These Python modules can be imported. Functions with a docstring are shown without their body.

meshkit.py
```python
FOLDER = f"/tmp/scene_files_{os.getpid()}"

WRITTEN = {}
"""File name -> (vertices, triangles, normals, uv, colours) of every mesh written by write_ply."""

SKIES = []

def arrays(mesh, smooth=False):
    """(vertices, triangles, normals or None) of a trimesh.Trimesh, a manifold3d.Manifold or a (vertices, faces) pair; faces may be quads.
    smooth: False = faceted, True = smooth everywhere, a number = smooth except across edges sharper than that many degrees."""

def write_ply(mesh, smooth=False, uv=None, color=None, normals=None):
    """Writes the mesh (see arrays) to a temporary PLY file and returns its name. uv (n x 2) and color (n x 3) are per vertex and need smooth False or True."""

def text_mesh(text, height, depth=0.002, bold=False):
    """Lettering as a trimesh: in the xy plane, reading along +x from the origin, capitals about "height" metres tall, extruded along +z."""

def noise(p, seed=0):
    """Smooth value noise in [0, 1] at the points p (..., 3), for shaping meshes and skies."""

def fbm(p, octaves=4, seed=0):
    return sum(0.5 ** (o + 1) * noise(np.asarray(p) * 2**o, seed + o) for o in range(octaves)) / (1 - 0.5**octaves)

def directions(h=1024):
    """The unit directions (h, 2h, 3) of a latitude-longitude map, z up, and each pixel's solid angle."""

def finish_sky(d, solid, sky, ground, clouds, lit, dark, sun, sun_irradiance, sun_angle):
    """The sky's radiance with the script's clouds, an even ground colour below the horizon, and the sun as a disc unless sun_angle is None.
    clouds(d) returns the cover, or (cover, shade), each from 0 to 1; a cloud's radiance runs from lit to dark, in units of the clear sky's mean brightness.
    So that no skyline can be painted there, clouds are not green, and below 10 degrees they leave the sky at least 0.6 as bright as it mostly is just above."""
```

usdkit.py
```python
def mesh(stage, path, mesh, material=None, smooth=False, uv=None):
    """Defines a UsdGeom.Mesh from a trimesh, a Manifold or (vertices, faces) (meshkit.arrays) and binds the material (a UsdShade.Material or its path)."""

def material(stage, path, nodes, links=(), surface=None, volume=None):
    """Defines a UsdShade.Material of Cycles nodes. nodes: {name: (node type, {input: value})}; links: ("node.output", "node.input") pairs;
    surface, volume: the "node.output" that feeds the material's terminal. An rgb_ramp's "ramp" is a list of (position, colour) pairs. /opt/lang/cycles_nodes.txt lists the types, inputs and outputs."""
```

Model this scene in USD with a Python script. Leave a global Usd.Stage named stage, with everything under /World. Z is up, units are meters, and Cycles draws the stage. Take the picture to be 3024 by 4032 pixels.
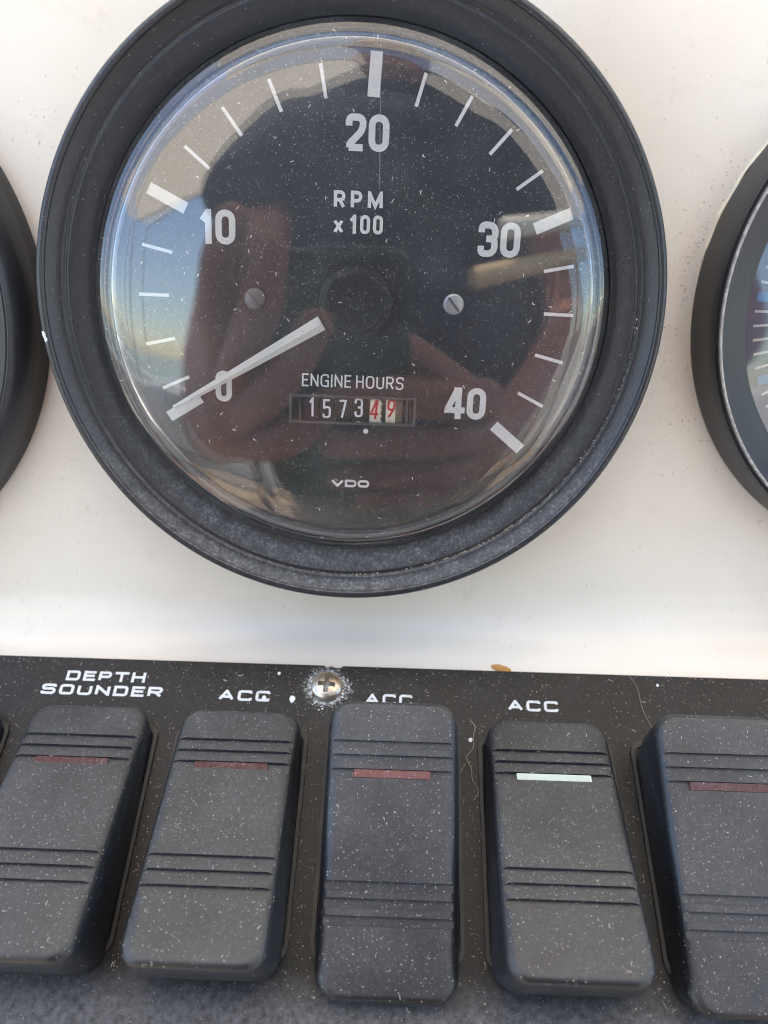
import math, random
import numpy as np, trimesh, usdkit, meshkit
import manifold3d as m3
from shapely.geometry import Polygon, LineString, Point, box as sbox
from shapely.ops import unary_union
from shapely import affinity
from pxr import Usd, UsdGeom, UsdLux, UsdShade, Gf, Sdf, Vt

stage = Usd.Stage.CreateInMemory()
UsdGeom.SetStageUpAxis(stage, 'Z'); UsdGeom.SetStageMetersPerUnit(stage, 1.0)
UsdGeom.Xform.Define(stage, '/World'); UsdGeom.Scope.Define(stage, '/World/Looks')
rng = np.random.default_rng(7); random.seed(7)
PI = math.pi
R_ = math.radians

# ------------------------------------------------------------------ frames (everything is modelled in mm in two local frames)
ELEV = R_(8.0)                                    # the gauge board leans back 8 degrees
G = np.eye(4)                                     # gauge frame: x right, y up the board, z out of it; origin on the tachometer's dial
G[:3, 0] = (1, 0, 0); G[:3, 1] = (0, math.sin(ELEV), math.cos(ELEV)); G[:3, 2] = (0, -math.cos(ELEV), math.sin(ELEV)); G[:3, 3] = (0, 0, 1.05)
ZP = -8.0                                         # face of the gauge board
CORNER = np.array([0, -64.70, ZP])                # where board and shelf meet
SH = R_(54.0)                                     # angle between board and switch shelf
nS, uS = np.array([0, math.sin(SH), math.cos(SH)]), np.array([1.0, 0, 0]); vS = np.cross(nS, uS)
TA = R_(-2.0)
T = np.eye(4)                                     # switch panel frame: origin on its top edge, x along the edge, y up the shelf, z off the shelf
T[:3, 0] = math.cos(TA) * uS + math.sin(TA) * vS; T[:3, 1] = -math.sin(TA) * uS + math.cos(TA) * vS; T[:3, 2] = nS
T[:3, 3] = (CORNER - 3.97 * uS - 11.56 * vS) / 1000
T = G @ T

# ------------------------------------------------------------------ camera
TILT = R_(16.365)
cam_in_G = np.array([4.7618, 4.4863, 147.165]) / 1000
A = np.array([[1, 0, 0], [0, math.cos(TILT), -math.sin(TILT)], [0, math.sin(TILT), math.cos(TILT)]])   # rows: camera axes in G
CAM = np.eye(4); CAM[:3, :3] = G[:3, :3] @ A.T; CAM[:3, 3] = (G @ np.r_[cam_in_G, 1])[:3]
cam = UsdGeom.Camera.Define(stage, '/World/camera')
cam.AddTransformOp().Set(Gf.Matrix4d(*CAM.T.ravel().tolist()))
cam.CreateHorizontalApertureAttr(7.3); cam.CreateVerticalApertureAttr(7.3 * 4 / 3); cam.CreateFocalLengthAttr(7.3 * 3150 / 3024)
cam.CreateFStopAttr(4.4); cam.CreateFocusDistanceAttr(0.1400); cam.CreateClippingRangeAttr((0.004, 5000.0))
cam.CreateExposureAttr(2.22)

# ------------------------------------------------------------------ sky and sun
SUN_EL, SUN_AZ = R_(66.0), R_(-112.0)             # to the left and a little behind the photographer; azimuth from +y towards +x
sun_dir = np.array([math.cos(SUN_EL) * math.sin(SUN_AZ), math.cos(SUN_EL) * math.cos(SUN_AZ), math.sin(SUN_EL)])
dome = UsdLux.DomeLight.Define(stage, '/World/sky')
sky = usdkit.material(stage, '/World/Looks/sky', {
    'sky': ('sky_texture', {'sky_type': 'single_scattering', 'sun_disc': False, 'sun_elevation': SUN_EL, 'sun_rotation': SUN_AZ, 'air_density': 1.0, 'aerosol_density': 0.5, 'ozone_density': 1.0}),
    'b': ('background_shader', {'strength': 0.13})}, [('sky.color', 'b.color')], surface='b.background')
UsdShade.MaterialBindingAPI.Apply(dome.GetPrim()).Bind(sky)
dome.GetPrim().SetCustomDataByKey('kind', 'structure')
sun = UsdLux.DistantLight.Define(stage, '/World/sun')
sun.CreateNormalizeAttr(True); sun.CreateIntensityAttr(0.95); sun.CreateAngleAttr(0.5); sun.CreateColorAttr((1.0, 0.90, 0.77))
z = sun_dir; x = np.cross([0, 0, 1], z); x /= np.linalg.norm(x); y = np.cross(z, x)
M = np.eye(4); M[:3, 0], M[:3, 1], M[:3, 2] = x, y, z; M[:3, 3] = z * 30
sun.AddTransformOp().Set(Gf.Matrix4d(*M.T.ravel().tolist()))

# ------------------------------------------------------------------ helpers
used = {}
def numbered(parent, name):
    k = (parent, name); n = used.get(k, 0); used[k] = n + 1
    return f'{parent}/{name}' + (f'_{n:03d}' if n else '')
def meta(p, label=None, cat=None, group=None, kind=None):
    for k, v in (('label', label), ('category', cat), ('group', group), ('kind', kind)):
        if v: p.SetCustomDataByKey(k, v)
def thing(name, label, cat, frame, group=None, kind=None):
    x = UsdGeom.Xform.Define(stage, numbered('/World', name))
    x.AddTransformOp().Set(Gf.Matrix4d(*frame.T.ravel().tolist()))
    meta(x.GetPrim(), label, cat, group, kind)
    return str(x.GetPath())
def tri(m):
    if isinstance(m, m3.Manifold):
        a = m.to_mesh(); return trimesh.Trimesh(np.array(a.vert_properties[:, :3]), np.array(a.tri_verts), process=False)
    return m
def part(parent, name, mesh, mat, smooth=30, label=None, kind=None):
    """mesh in mm"""
    t = tri(mesh); t = trimesh.Trimesh(t.vertices / 1000.0, t.faces, process=False)
    p = usdkit.mesh(stage, numbered(parent, name), t, mat, smooth)
    meta(p.GetPrim(), label=label, kind=kind)
    return str(p.GetPath())
def moved(m, x=0, y=0, z=0, rz=0):
    m = tri(m).copy(); c, s = math.cos(rz), math.sin(rz)
    v = m.vertices; m.vertices = np.c_[v[:, 0] * c - v[:, 1] * s + x, v[:, 0] * s + v[:, 1] * c + y, v[:, 2] + z]
    return m
def extrude(shape, h, z=0):
    gs = [g for g in getattr(shape, 'geoms', [shape]) if g.area > 1e-6]
    m = trimesh.util.concatenate([trimesh.creation.extrude_polygon(g, h, engine='earcut') for g in gs])
    m.apply_translation((0, 0, z)); return m
def lathe(profile, n=192, cx=0, cy=0, closed=True):
    """revolve (r, z) points about the z axis; the profile is a closed loop unless closed is False"""
    p = np.asarray(profile, float); k = len(p); a = np.linspace(0, 2 * PI, n, endpoint=False)
    v = np.stack([np.outer(np.cos(a), p[:, 0]) + cx, np.outer(np.sin(a), p[:, 0]) + cy, np.tile(p[:, 1], (n, 1))], -1).reshape(-1, 3)
    f = []
    kk = k if closed else k - 1
    i = np.arange(n)[:, None]; j = np.arange(kk)[None]
    a0 = i * k + j; a1 = i * k + (j + 1) % k; b0 = ((i + 1) % n) * k + j; b1 = ((i + 1) % n) * k + (j + 1) % k
    f = np.concatenate([np.stack([a0, b0, b1], -1).reshape(-1, 3), np.stack([a0, b1, a1], -1).reshape(-1, 3)])
    m = trimesh.Trimesh(v, f, process=False); m.merge_vertices(); m.update_faces(m.nondegenerate_faces()); m.remove_unreferenced_vertices()
    trimesh.repair.fix_normals(m)
    return m
def spline(pts, n=60):
    from scipy.interpolate import PchipInterpolator
    p = np.asarray(pts, float); s = np.r_[0, np.cumsum(np.hypot(*np.diff(p, axis=0).T))]
    u = np.linspace(0, s[-1], n); return np.c_[PchipInterpolator(s, p[:, 0])(u), PchipInterpolator(s, p[:, 1])(u)]
def rrect(w, h, r, n=6):
    return sbox(-w / 2 + r, -h / 2 + r, w / 2 - r, h / 2 - r).buffer(r, quad_segs=n)
def tube(points, r, n=8):
    pts = np.asarray(points, float); V, F = [], []
    for i, p in enumerate(pts):
        d = pts[min(i + 1, len(pts) - 1)] - pts[max(i - 1, 0)]; d /= np.linalg.norm(d)
        a = np.cross(d, [0.3, 0.2, 1.0]); a /= np.linalg.norm(a); b = np.cross(d, a)
        rr = r[i] if np.ndim(r) else r
        V += [p + rr * (math.cos(t) * a + math.sin(t) * b) for t in np.linspace(0, 2 * PI, n, endpoint=False)]
    for i in range(len(pts) - 1):
        for k in range(n):
            a, b, c, d = i * n + k, i * n + (k + 1) % n, (i + 1) * n + (k + 1) % n, (i + 1) * n + k
            F += [(a, b, c), (a, c, d)]
    for e in (0, len(pts) - 1):
        V.append(pts[e]); q = len(V) - 1
        for k in range(n):
            t = (e * n + k, e * n + (k + 1) % n); F.append((q, t[1], t[0]) if e == 0 else (q, t[0], t[1]))
    return trimesh.Trimesh(np.array(V), np.array(F), process=False)

# ------------------------------------------------------------------ lettering: strokes with rounded corners
def rounded(pts, r, closed=False):
    pts = [np.array(p, float) for p in pts]; n = len(pts); out = []
    for i in range(n):
        if not closed and i in (0, n - 1): out.append(pts[i]); continue
        a, b, c = pts[i - 1], pts[i], pts[(i + 1) % n]
        la, lc = np.linalg.norm(a - b), np.linalg.norm(c - b); q = min(r, 0.5 * la, 0.5 * lc) if r else 0
        if q <= 0: out.append(b); continue
        p0, p1 = b + (a - b) / la * q, b + (c - b) / lc * q
        for t in np.linspace(0, 1, 7): out.append((1 - t) ** 2 * p0 + 2 * t * (1 - t) * (b * 0.88 + 0.06 * (p0 + p1)) + t * t * p1)
    if closed: out.append(out[0])
    return LineString(out)
GL = {  # strokes on a unit box: (points, closed, corners rounded)
 '0': [([(0, 0), (1, 0), (1, 1), (0, 1)], 1, 1)], 'O': [([(0, 0), (1, 0), (1, 1), (0, 1)], 1, 1)],
 '1': [([(0.75, 0), (0.75, 1), (0.72, 1), (0.15, 0.80)], 0, 0)],
 '2': [([(0, 0.72), (0, 1), (1, 1), (1, 0.60), (0.06, 0.12), (0.06, 0)], 0, 1), ([(0.0, 0), (1, 0)], 0, 0)],
 '3': [([(0, 0.74), (0, 1), (1, 1), (1, 0.52), (0.36, 0.52)], 0, 1), ([(0.36, 0.52), (1, 0.52), (1, 0), (0, 0), (0, 0.27)], 0, 1)],
 '4': [([(1, 0.23), (0, 0.23), (0.02, 0.30), (0.60, 1)], 0, 0), ([(0.74, 0), (0.74, 1), (0.60, 1)], 0, 0)],
 '5': [([(0.95, 1), (0.08, 1), (0.05, 0.52)], 0, 0), ([(0.05, 0.50), (0.20, 0.60), (1, 0.60), (1, 0), (0, 0), (0, 0.20)], 0, 1)],
 '7': [([(0, 1), (1, 1), (0.40, 0)], 0, 0)],
 '6': [([(0.85, 1), (0.05, 0.45), (0, 0.3)], 0, 1), ([(0, 0), (1, 0), (1, 0.5), (0, 0.5)], 1, 1)],
 '8': [([(0, 0), (1, 0), (1, 0.5), (0, 0.5)], 1, 1), ([(0.05, 0.5), (0.95, 0.5), (0.95, 1), (0.05, 1)], 1, 1)],
 '9': [([(0, 0.45), (1, 0.45), (1, 1), (0, 1)], 1, 1), ([(1, 0.72), (1, 0.5), (0.28, 0)], 0, 1)],
 'x': [([(0, 0), (1, 1)], 0, 0), ([(0, 1), (1, 0)], 0, 0)],
 'R': [([(0, 0), (0, 1), (1, 1), (1, 0.48), (0, 0.48)], 0, 2), ([(0.52, 0.48), (1, 0)], 0, 0)],
 'P': [([(0, 0), (0, 1), (1, 1), (1, 0.45), (0, 0.45)], 0, 2)],
 'M': [([(0, 0), (0, 1), (0.5, 0.12), (1, 1), (1, 0)], 0, 0)],
 'E': [([(1, 1), (0, 1), (0, 0), (1, 0)], 0, 0), ([(0, 0.52), (0.88, 0.52)], 0, 0)],
 'N': [([(0, 0), (0, 1), (1, 0), (1, 1)], 0, 0)],
 'G': [([(1, 0.74), (1, 1), (0, 1), (0, 0), (1, 0), (1, 0.48), (0.55, 0.48)], 0, 3)],
 'I': [([(0, 0), (0, 1)], 0, 0)],
 'H': [([(0, 0), (0, 1)], 0, 0), ([(1, 0), (1, 1)], 0, 0), ([(0, 0.52), (1, 0.52)], 0, 0)],
 'U': [([(0, 1), (0, 0), (1, 0), (1, 1)], 0, 1)],
 'S': [([(1, 0.78), (1, 1), (0, 1), (0, 0.53), (1, 0.53), (1, 0), (0, 0), (0, 0.22)], 0, 1)],
 'V': [([(0, 1), (0.5, 0), (1, 1)], 0, 0)],
 'D': [([(0, 0), (1, 0), (1, 1), (0, 1)], 1, 4)],
 'T': [([(0, 1), (1, 1)], 0, 0), ([(0.5, 1), (0.5, 0)], 0, 0)],
 'A': [([(0, 0), (0.5, 1), (1, 0)], 0, 0), ([(0.2, 0.30), (0.8, 0.30)], 0, 0)],
 'C': [([(1, 0.78), (1, 1), (0, 1), (0, 0), (1, 0), (1, 0.22)], 0, 1)],
}
def glyph(ch, w, h, t, r):
    """one character of overall size w x h with stroke t; its lower left corner at the origin"""
    out = []
    for pts, closed, rnd in GL[ch]:
        q = [(t / 2 + p[0] * (w - t), t / 2 + p[1] * (h - t)) for p in pts]
        if rnd == 4:
            line = LineString(list(rounded([q[0], q[1], q[2], q[3]], r).coords) + [q[0]]); out.append(line.buffer(t / 2, cap_style='square', join_style='mitre')); continue
        if rnd == 2:
            line = LineString([q[0], q[1]] + list(rounded(q[1:], r).coords)[1:])
        elif rnd == 3: line = rounded(q[:5], r); line = LineString(list(line.coords) + q[5:])
        else: line = rounded(q, r if rnd else 0, closed)
        out.append(line.buffer(t / 2, cap_style='flat', join_style='mitre' if rnd != 1 else 'round', mitre_limit=3))
        if not closed and rnd == 0 and ch in 'VAMNx1274EITH': out[-1] = line.buffer(t / 2, cap_style='square' if ch in 'ETH1I4' else 'flat', join_style='mitre', mitre_limit=4)
    s = unary_union(out).buffer(0)
    s = s.intersection(sbox(-0.02 * w - t * 0.1, 0, w * 1.02 + t * 0.1, h))
    return s.buffer(-0.06 * t).buffer(0.12 * t).buffer(-0.06 * t)
def word(chars, h, t, r, gap, widths):
    """glyph polygons set along +x from the origin"""
    x, out = 0, []
    for c in chars:
        if c == ' ': x += widths[' ']; continue
        w = widths.get(c, widths['*']); out.append(affinity.translate(glyph(c, w, h, t, r), x, 0)); x += w + gap
    return out, x - gap
def lettering(parent, name, shapes, x, y, z, ang, mat, depth=0.06, slant=0, label=None):
    s = unary_union(shapes)
    if slant: s = affinity.skew(s, xs=slant, origin=(0, 0))
    return part(parent, name, moved(extrude(s, depth), x, y, z, ang), mat, False, label=label)

# ------------------------------------------------------------------ materials (positions are in metres)
def mat(name, nodes, links, surface='p.BSDF'):
    return usdkit.material(stage, '/World/Looks/' + name, nodes, links, surface=surface)
def plain(name, col, rough=0.5, **kw):
    return mat(name, {'p': ('principled_bsdf', {'base_color': col, 'roughness': rough, **kw})}, [])
def worn(name, col, dust_col, rough, grain=2500., grain_h=0.00006, dust=(0.5, 0.8), dust_amt=0.5, dust_scale=120., specks=(0, 0), spec=0.5, speck_col=(0.55, 0.53, 0.48), extra=None, up=None, fine=(0.35, 1.6)):
    """dusty moulded plastic: fine grain relief, a film of dust in patches, pale specks"""
    n = {'g': ('geometry', {}), 'p': ('principled_bsdf', {'base_color': col, 'roughness': rough, 'specular_ior_level': spec}),
         'gn': ('noise_texture', {'scale': grain, 'detail': 3.0, 'roughness': 0.6}), 'bp': ('bump', {'strength': 0.6, 'distance': grain_h}),
         'dn': ('noise_texture', {'scale': dust_scale, 'detail': 6.0, 'roughness': 0.65}), 'dm': ('map_range', {'from_min': dust[0], 'from_max': dust[1], 'to_min': 0.0, 'to_max': dust_amt, 'clamp': True}),
         'fn': ('noise_texture', {'scale': grain * 0.6, 'detail': 2.0}), 'fm': ('map_range', {'from_min': 0.45, 'from_max': 0.75, 'to_min': fine[0], 'to_max': fine[1], 'clamp': True}),
         'mm': ('math', {'math_type': 'multiply', 'use_clamp': True}), 'cm': ('mix_color', {'a': col, 'b': dust_col}),
         'rm': ('map_range', {'from_min': 0.0, 'from_max': 0.5, 'to_min': rough, 'to_max': min(1, rough + 0.35), 'clamp': True})}
    l = [('g.position', 'gn.vector'), ('g.position', 'dn.vector'), ('g.position', 'fn.vector'), ('gn.fac', 'bp.height'), ('bp.normal', 'p.normal'), ('dn.fac', 'dm.value'), ('fn.fac', 'fm.value'),
         ('dm.result', 'mm.value1'), ('fm.result', 'mm.value2'), ('mm.value', 'cm.fac'), ('mm.value', 'rm.value'), ('rm.result', 'p.roughness')]
    if up:                                            # dust kept to sky-facing sides; also paints them lighter, as if skylit
        n |= {'ns': ('separate_xyz', {}), 'nu': ('map_range', {'range_type': 'smoothstep', 'from_min': up[0], 'from_max': up[1], 'to_min': up[2] if len(up) > 2 else 0.0, 'to_max': 1.0, 'clamp': True}), 'um': ('math', {'math_type': 'multiply', 'use_clamp': True})}
        l = [k for k in l if k[0] != 'mm.value'] + [('g.true_normal', 'ns.vector'), ('ns.z', 'nu.value'), ('mm.value', 'um.value1'), ('nu.result', 'um.value2'), ('um.value', 'cm.fac'), ('um.value', 'rm.value')]
    last = 'cm.result'
    if specks[0]:
        n |= {'v': ('voronoi_texture', {'scale': specks[0], 'randomness': 1.0}), 'vs': ('separate_color', {}), 'vr': ('math', {'math_type': 'multiply', 'value2': specks[1]}),
              'lt': ('math', {'math_type': 'less_than'}), 'cs': ('mix_color', {'b': speck_col}), 'vd': ('noise_texture', {'scale': specks[0] * 3}), 'va': ('vector_math', {'vector_math_type': 'add'})}
        n['vr2'] = ('math', {'math_type': 'power', 'value2': 3.0})
        l += [('g.position', 'v.vector'), ('v.color', 'vs.color'), ('vs.r', 'vr2.value1'), ('vr2.value', 'vr.value1'), ('v.distance', 'lt.value1'), ('vr.value', 'lt.value2'), (last, 'cs.a'), ('lt.value', 'cs.fac')]
        n.pop('vd'); n.pop('va'); last = 'cs.result'
    if extra: last = extra(n, l, last)
    l.append((last, 'p.base_color'))
    return mat(name, n, l)

bezel_black = worn('bezel_black', (0.013, 0.014, 0.016), (0.25, 0.25, 0.245), 0.34, grain=3000, grain_h=0.00014, dust=(0.25, 0.80), dust_amt=0.62, dust_scale=420., specks=(1900., 0.12), up=(0.22, 0.62, 0.06), fine=(0.4, 1.7))  # up-facing dust also paints the bright lower slope that catches the sky
gauge_black = worn('gauge_black', (0.022, 0.022, 0.023), (0.11, 0.10, 0.09), 0.34, grain=2200, grain_h=0.00003, dust=(0.35, 0.75), dust_amt=0.5, dust_scale=90., up=(0.25, 0.8, 0.1))
rocker_black = worn('rocker_black', (0.009, 0.010, 0.012), (0.19, 0.19, 0.185), 0.35, grain=2600, grain_h=0.00005, up=(0.50, 0.80, 0.04), fine=(0.75, 1.3), dust=(0.18, 0.85), dust_amt=0.40, dust_scale=70., specks=(2300., 0.24), speck_col=(0.42, 0.40, 0.36))  # dust left off the walls also paints their dark, shaded look
frame_black = worn('frame_black', (0.018, 0.018, 0.018), (0.10, 0.085, 0.065), 0.5, grain=2600, dust=(0.4, 0.8), dust_amt=0.5, dust_scale=200.)
SCREW_T = np.array([-2.3, -4.8, 2.0])
screw_w = (T @ np.r_[SCREW_T / 1000, 1])[:3]
def salt_and_pale_foot(n, l, last):
    # mottled pale grey that grows towards the foot of the plate
    ty = T[:3, 1]; o = float(T[:3, 3] @ ty)
    n |= {'fd': ('vector_math', {'math_type': 'dot_product', 'vector2': tuple(ty)}), 'ff': ('map_range', {'from_min': o - 0.0530, 'from_max': o - 0.0600, 'to_min': 0.0, 'to_max': 1.0, 'clamp': True}), 'fz': ('noise_texture', {'scale': 900., 'detail': 6.0, 'roughness': 0.7}),
          'fy': ('map_range', {'from_min': 0.32, 'from_max': 0.70, 'to_min': 0.15, 'to_max': 1.0, 'clamp': True}), 'fx': ('math', {'math_type': 'multiply', 'use_clamp': True}), 'fc': ('mix_color', {'b': (0.135, 0.137, 0.142)})}
    l += [('g.position', 'fd.vector1'), ('fd.value', 'ff.value'), ('g.position', 'fz.vector'), ('fz.fac', 'fy.value'), ('ff.result', 'fx.value1'), ('fy.result', 'fx.value2'), ('fx.value', 'fc.fac'), (last, 'fc.a')]
    last = 'fc.result'
    n |= {'sd': ('vector_math', {'vector_math_type': 'distance', 'vector2': tuple(screw_w)}) if False else ('vector_math', {'math_type': 'distance', 'vector2': tuple(screw_w)}),
          'sf': ('map_range', {'from_min': 0.0026, 'from_max': 0.0078, 'to_min': 0.46, 'to_max': 0.0, 'clamp': True}), 'sn': ('noise_texture', {'scale': 1500., 'detail': 5.0, 'roughness': 0.7, 'distortion': 0.6}),
          'sa': ('math', {'math_type': 'add'}), 'st': ('map_range', {'from_min': 0.80, 'from_max': 1.10, 'to_min': 0.0, 'to_max': 0.75, 'clamp': True}), 'sc': ('mix_color', {'b': (0.58, 0.60, 0.60)})}
    l += [('g.position', 'sd.vector1'), ('sd.value', 'sf.value'), ('g.position', 'sn.vector'), ('sf.result', 'sa.value1'), ('sn.fac', 'sa.value2'), ('sa.value', 'st.value'), ('st.result', 'sc.fac'), (last, 'sc.a')]
    return 'sc.result'
panel_black = worn('panel_black', (0.008, 0.008, 0.008), (0.11, 0.10, 0.09), 0.40, grain=2000, grain_h=0.00010, dust=(0.42, 0.85), dust_amt=0.24, dust_scale=150., specks=(2400., 0.22), speck_col=(0.45, 0.43, 0.38), extra=salt_and_pale_foot, spec=0.28)

gelcoat = mat('gelcoat', {
    'g': ('geometry', {}), 'p': ('principled_bsdf', {'roughness': 0.30, 'specular_ior_level': 0.45, 'coat_weight': 0.12, 'coat_roughness': 0.12}),
    'big': ('noise_texture', {'scale': 16., 'detail': 4.0}), 'c0': ('mix_color', {'a': (0.73, 0.69, 0.60), 'b': (0.67, 0.605, 0.505)}), 'bm': ('map_range', {'from_min': 0.4, 'from_max': 0.65, 'clamp': True}),
    'v': ('voronoi_texture', {'scale': 900., 'randomness': 1.0}), 'vs': ('separate_color', {}), 'pw': ('math', {'math_type': 'power', 'value2': 9.0}), 'mu': ('math', {'math_type': 'multiply', 'value2': 0.24}), 'lt': ('math', {'math_type': 'less_than'}),
    'c1': ('mix_color', {'b': (0.40, 0.33, 0.26)}), 'la': ('math', {'math_type': 'multiply', 'value2': 0.38}),
    'dn': ('noise_texture', {'scale': 75., 'detail': 7.0, 'roughness': 0.72}), 'dm': ('map_range', {'from_min': 0.60, 'from_max': 0.82, 'to_min': 0.0, 'to_max': 0.5, 'clamp': True}), 'c2': ('mix_color', {'b': (0.42, 0.34, 0.26)}),
    'wn': ('noise_texture', {'scale': 14., 'detail': 2.0}), 'bp': ('bump', {'strength': 0.35, 'distance': 0.0008})},
    [('g.position', 'big.vector'), ('big.fac', 'bm.value'), ('bm.result', 'c0.fac'), ('g.position', 'v.vector'), ('v.color', 'vs.color'), ('vs.g', 'pw.value1'), ('pw.value', 'mu.value1'), ('v.distance', 'lt.value1'), ('mu.value', 'lt.value2'),
     ('lt.value', 'la.value1'), ('la.value', 'c1.fac'), ('c0.result', 'c1.a'), ('g.position', 'dn.vector'), ('dn.fac', 'dm.value'), ('dm.result', 'c2.fac'), ('c1.result', 'c2.a'), ('c2.result', 'p.base_color'),
     ('g.position', 'wn.vector'), ('wn.fac', 'bp.height'), ('bp.normal', 'p.normal'), ('bp.normal', 'p.coat_normal')])

dial_black = worn('dial_black', (0.010, 0.010, 0.011), (0.03, 0.03, 0.03), 0.55, grain=3000, grain_h=0.00001, dust_amt=0.2)
dial_white = plain('dial_white', (0.87, 0.87, 0.84), 0.6)
needle_white = plain('needle_white', (0.88, 0.87, 0.80), 0.4)
hub_black = plain('hub_black', (0.012, 0.012, 0.013), 0.42)
well_black = plain('well_black', (0.03, 0.03, 0.03), 0.3)
gasket = plain('gasket_black', (0.006, 0.006, 0.007), 0.3)
lens_glass = mat('lens_glass', {'p': ('principled_bsdf', {'base_color': (0.97, 0.975, 0.97), 'roughness': 0.0, 'ior': 1.64, 'transmission_weight': 1.0}),
    'g': ('geometry', {}), 'n': ('noise_texture', {'scale': 60., 'detail': 5.0, 'roughness': 0.6}), 'r': ('map_range', {'from_min': 0.3, 'from_max': 0.75, 'to_min': 0.003, 'to_max': 0.024, 'clamp': True}),  # diffuse film on the glass also paints in its pale glare
    'v': ('voronoi_texture', {'scale': 2600.}), 'vs': ('separate_color', {}), 'vp': ('math', {'math_type': 'power', 'value2': 4.0}), 'vm': ('math', {'math_type': 'multiply', 'value2': 0.26}), 'lt': ('math', {'math_type': 'less_than'}), 'lm': ('math', {'math_type': 'multiply', 'value2': 0.4}),
    'ad': ('math', {'math_type': 'add', 'use_clamp': True}), 'd': ('diffuse_bsdf', {'color': (0.62, 0.61, 0.58)}), 'm': ('mix_closure', {})},
    [('g.position', 'n.vector'), ('n.fac', 'r.value'), ('g.position', 'v.vector'), ('v.color', 'vs.color'), ('vs.r', 'vp.value1'), ('vp.value', 'vm.value1'), ('v.distance', 'lt.value1'), ('vm.value', 'lt.value2'), ('lt.value', 'lm.value1'),
     ('r.result', 'ad.value1'), ('lm.value', 'ad.value2'), ('ad.value', 'm.fac'), ('p.BSDF', 'm.closure1'), ('d.BSDF', 'm.closure2')], surface='m.closure')
pane = mat('pane_glass', {'t': ('transparent_bsdf', {'color': (0.95, 0.96, 0.97)}), 'gl': ('glossy_bsdf', {'roughness': 0.03, 'color': (1, 1, 1)}), 'f': ('fresnel', {'IOR': 1.5}), 'm': ('mix_closure', {})},
           [('f.fac', 'm.fac'), ('t.BSDF', 'm.closure1'), ('gl.BSDF', 'm.closure2')], surface='m.closure')
dust_pale = plain('dust_pale', (0.58, 0.56, 0.50), 0.9)
dust_tan = plain('dust_tan', (0.42, 0.36, 0.27), 0.9)
counter_black = plain('counter_black', (0.012, 0.012, 0.013), 0.35)
counter_white = plain('counter_white', (0.90, 0.92, 0.93), 0.5)
counter_cream = plain('counter_cream', (0.95, 0.86, 0.68), 0.5)
counter_red = plain('counter_red', (0.62, 0.015, 0.02), 0.5)
counter_brown = plain('counter_brown', (0.16, 0.11, 0.075), 0.5)
bright_metal = mat('worn_silver', {'g': ('geometry', {}), 'n': ('noise_texture', {'scale': 900., 'detail': 4.0}), 'm': ('map_range', {'from_min': 0.42, 'from_max': 0.62, 'clamp': True}), 'c': ('mix_color', {'a': (0.26, 0.25, 0.23), 'b': (0.42, 0.41, 0.385)}),
                  'p': ('principled_bsdf', {'roughness': 0.5, 'metallic': 0.35})}, [('g.position', 'n.vector'), ('n.fac', 'm.value'), ('m.result', 'c.fac'), ('c.result', 'p.base_color')])
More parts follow.
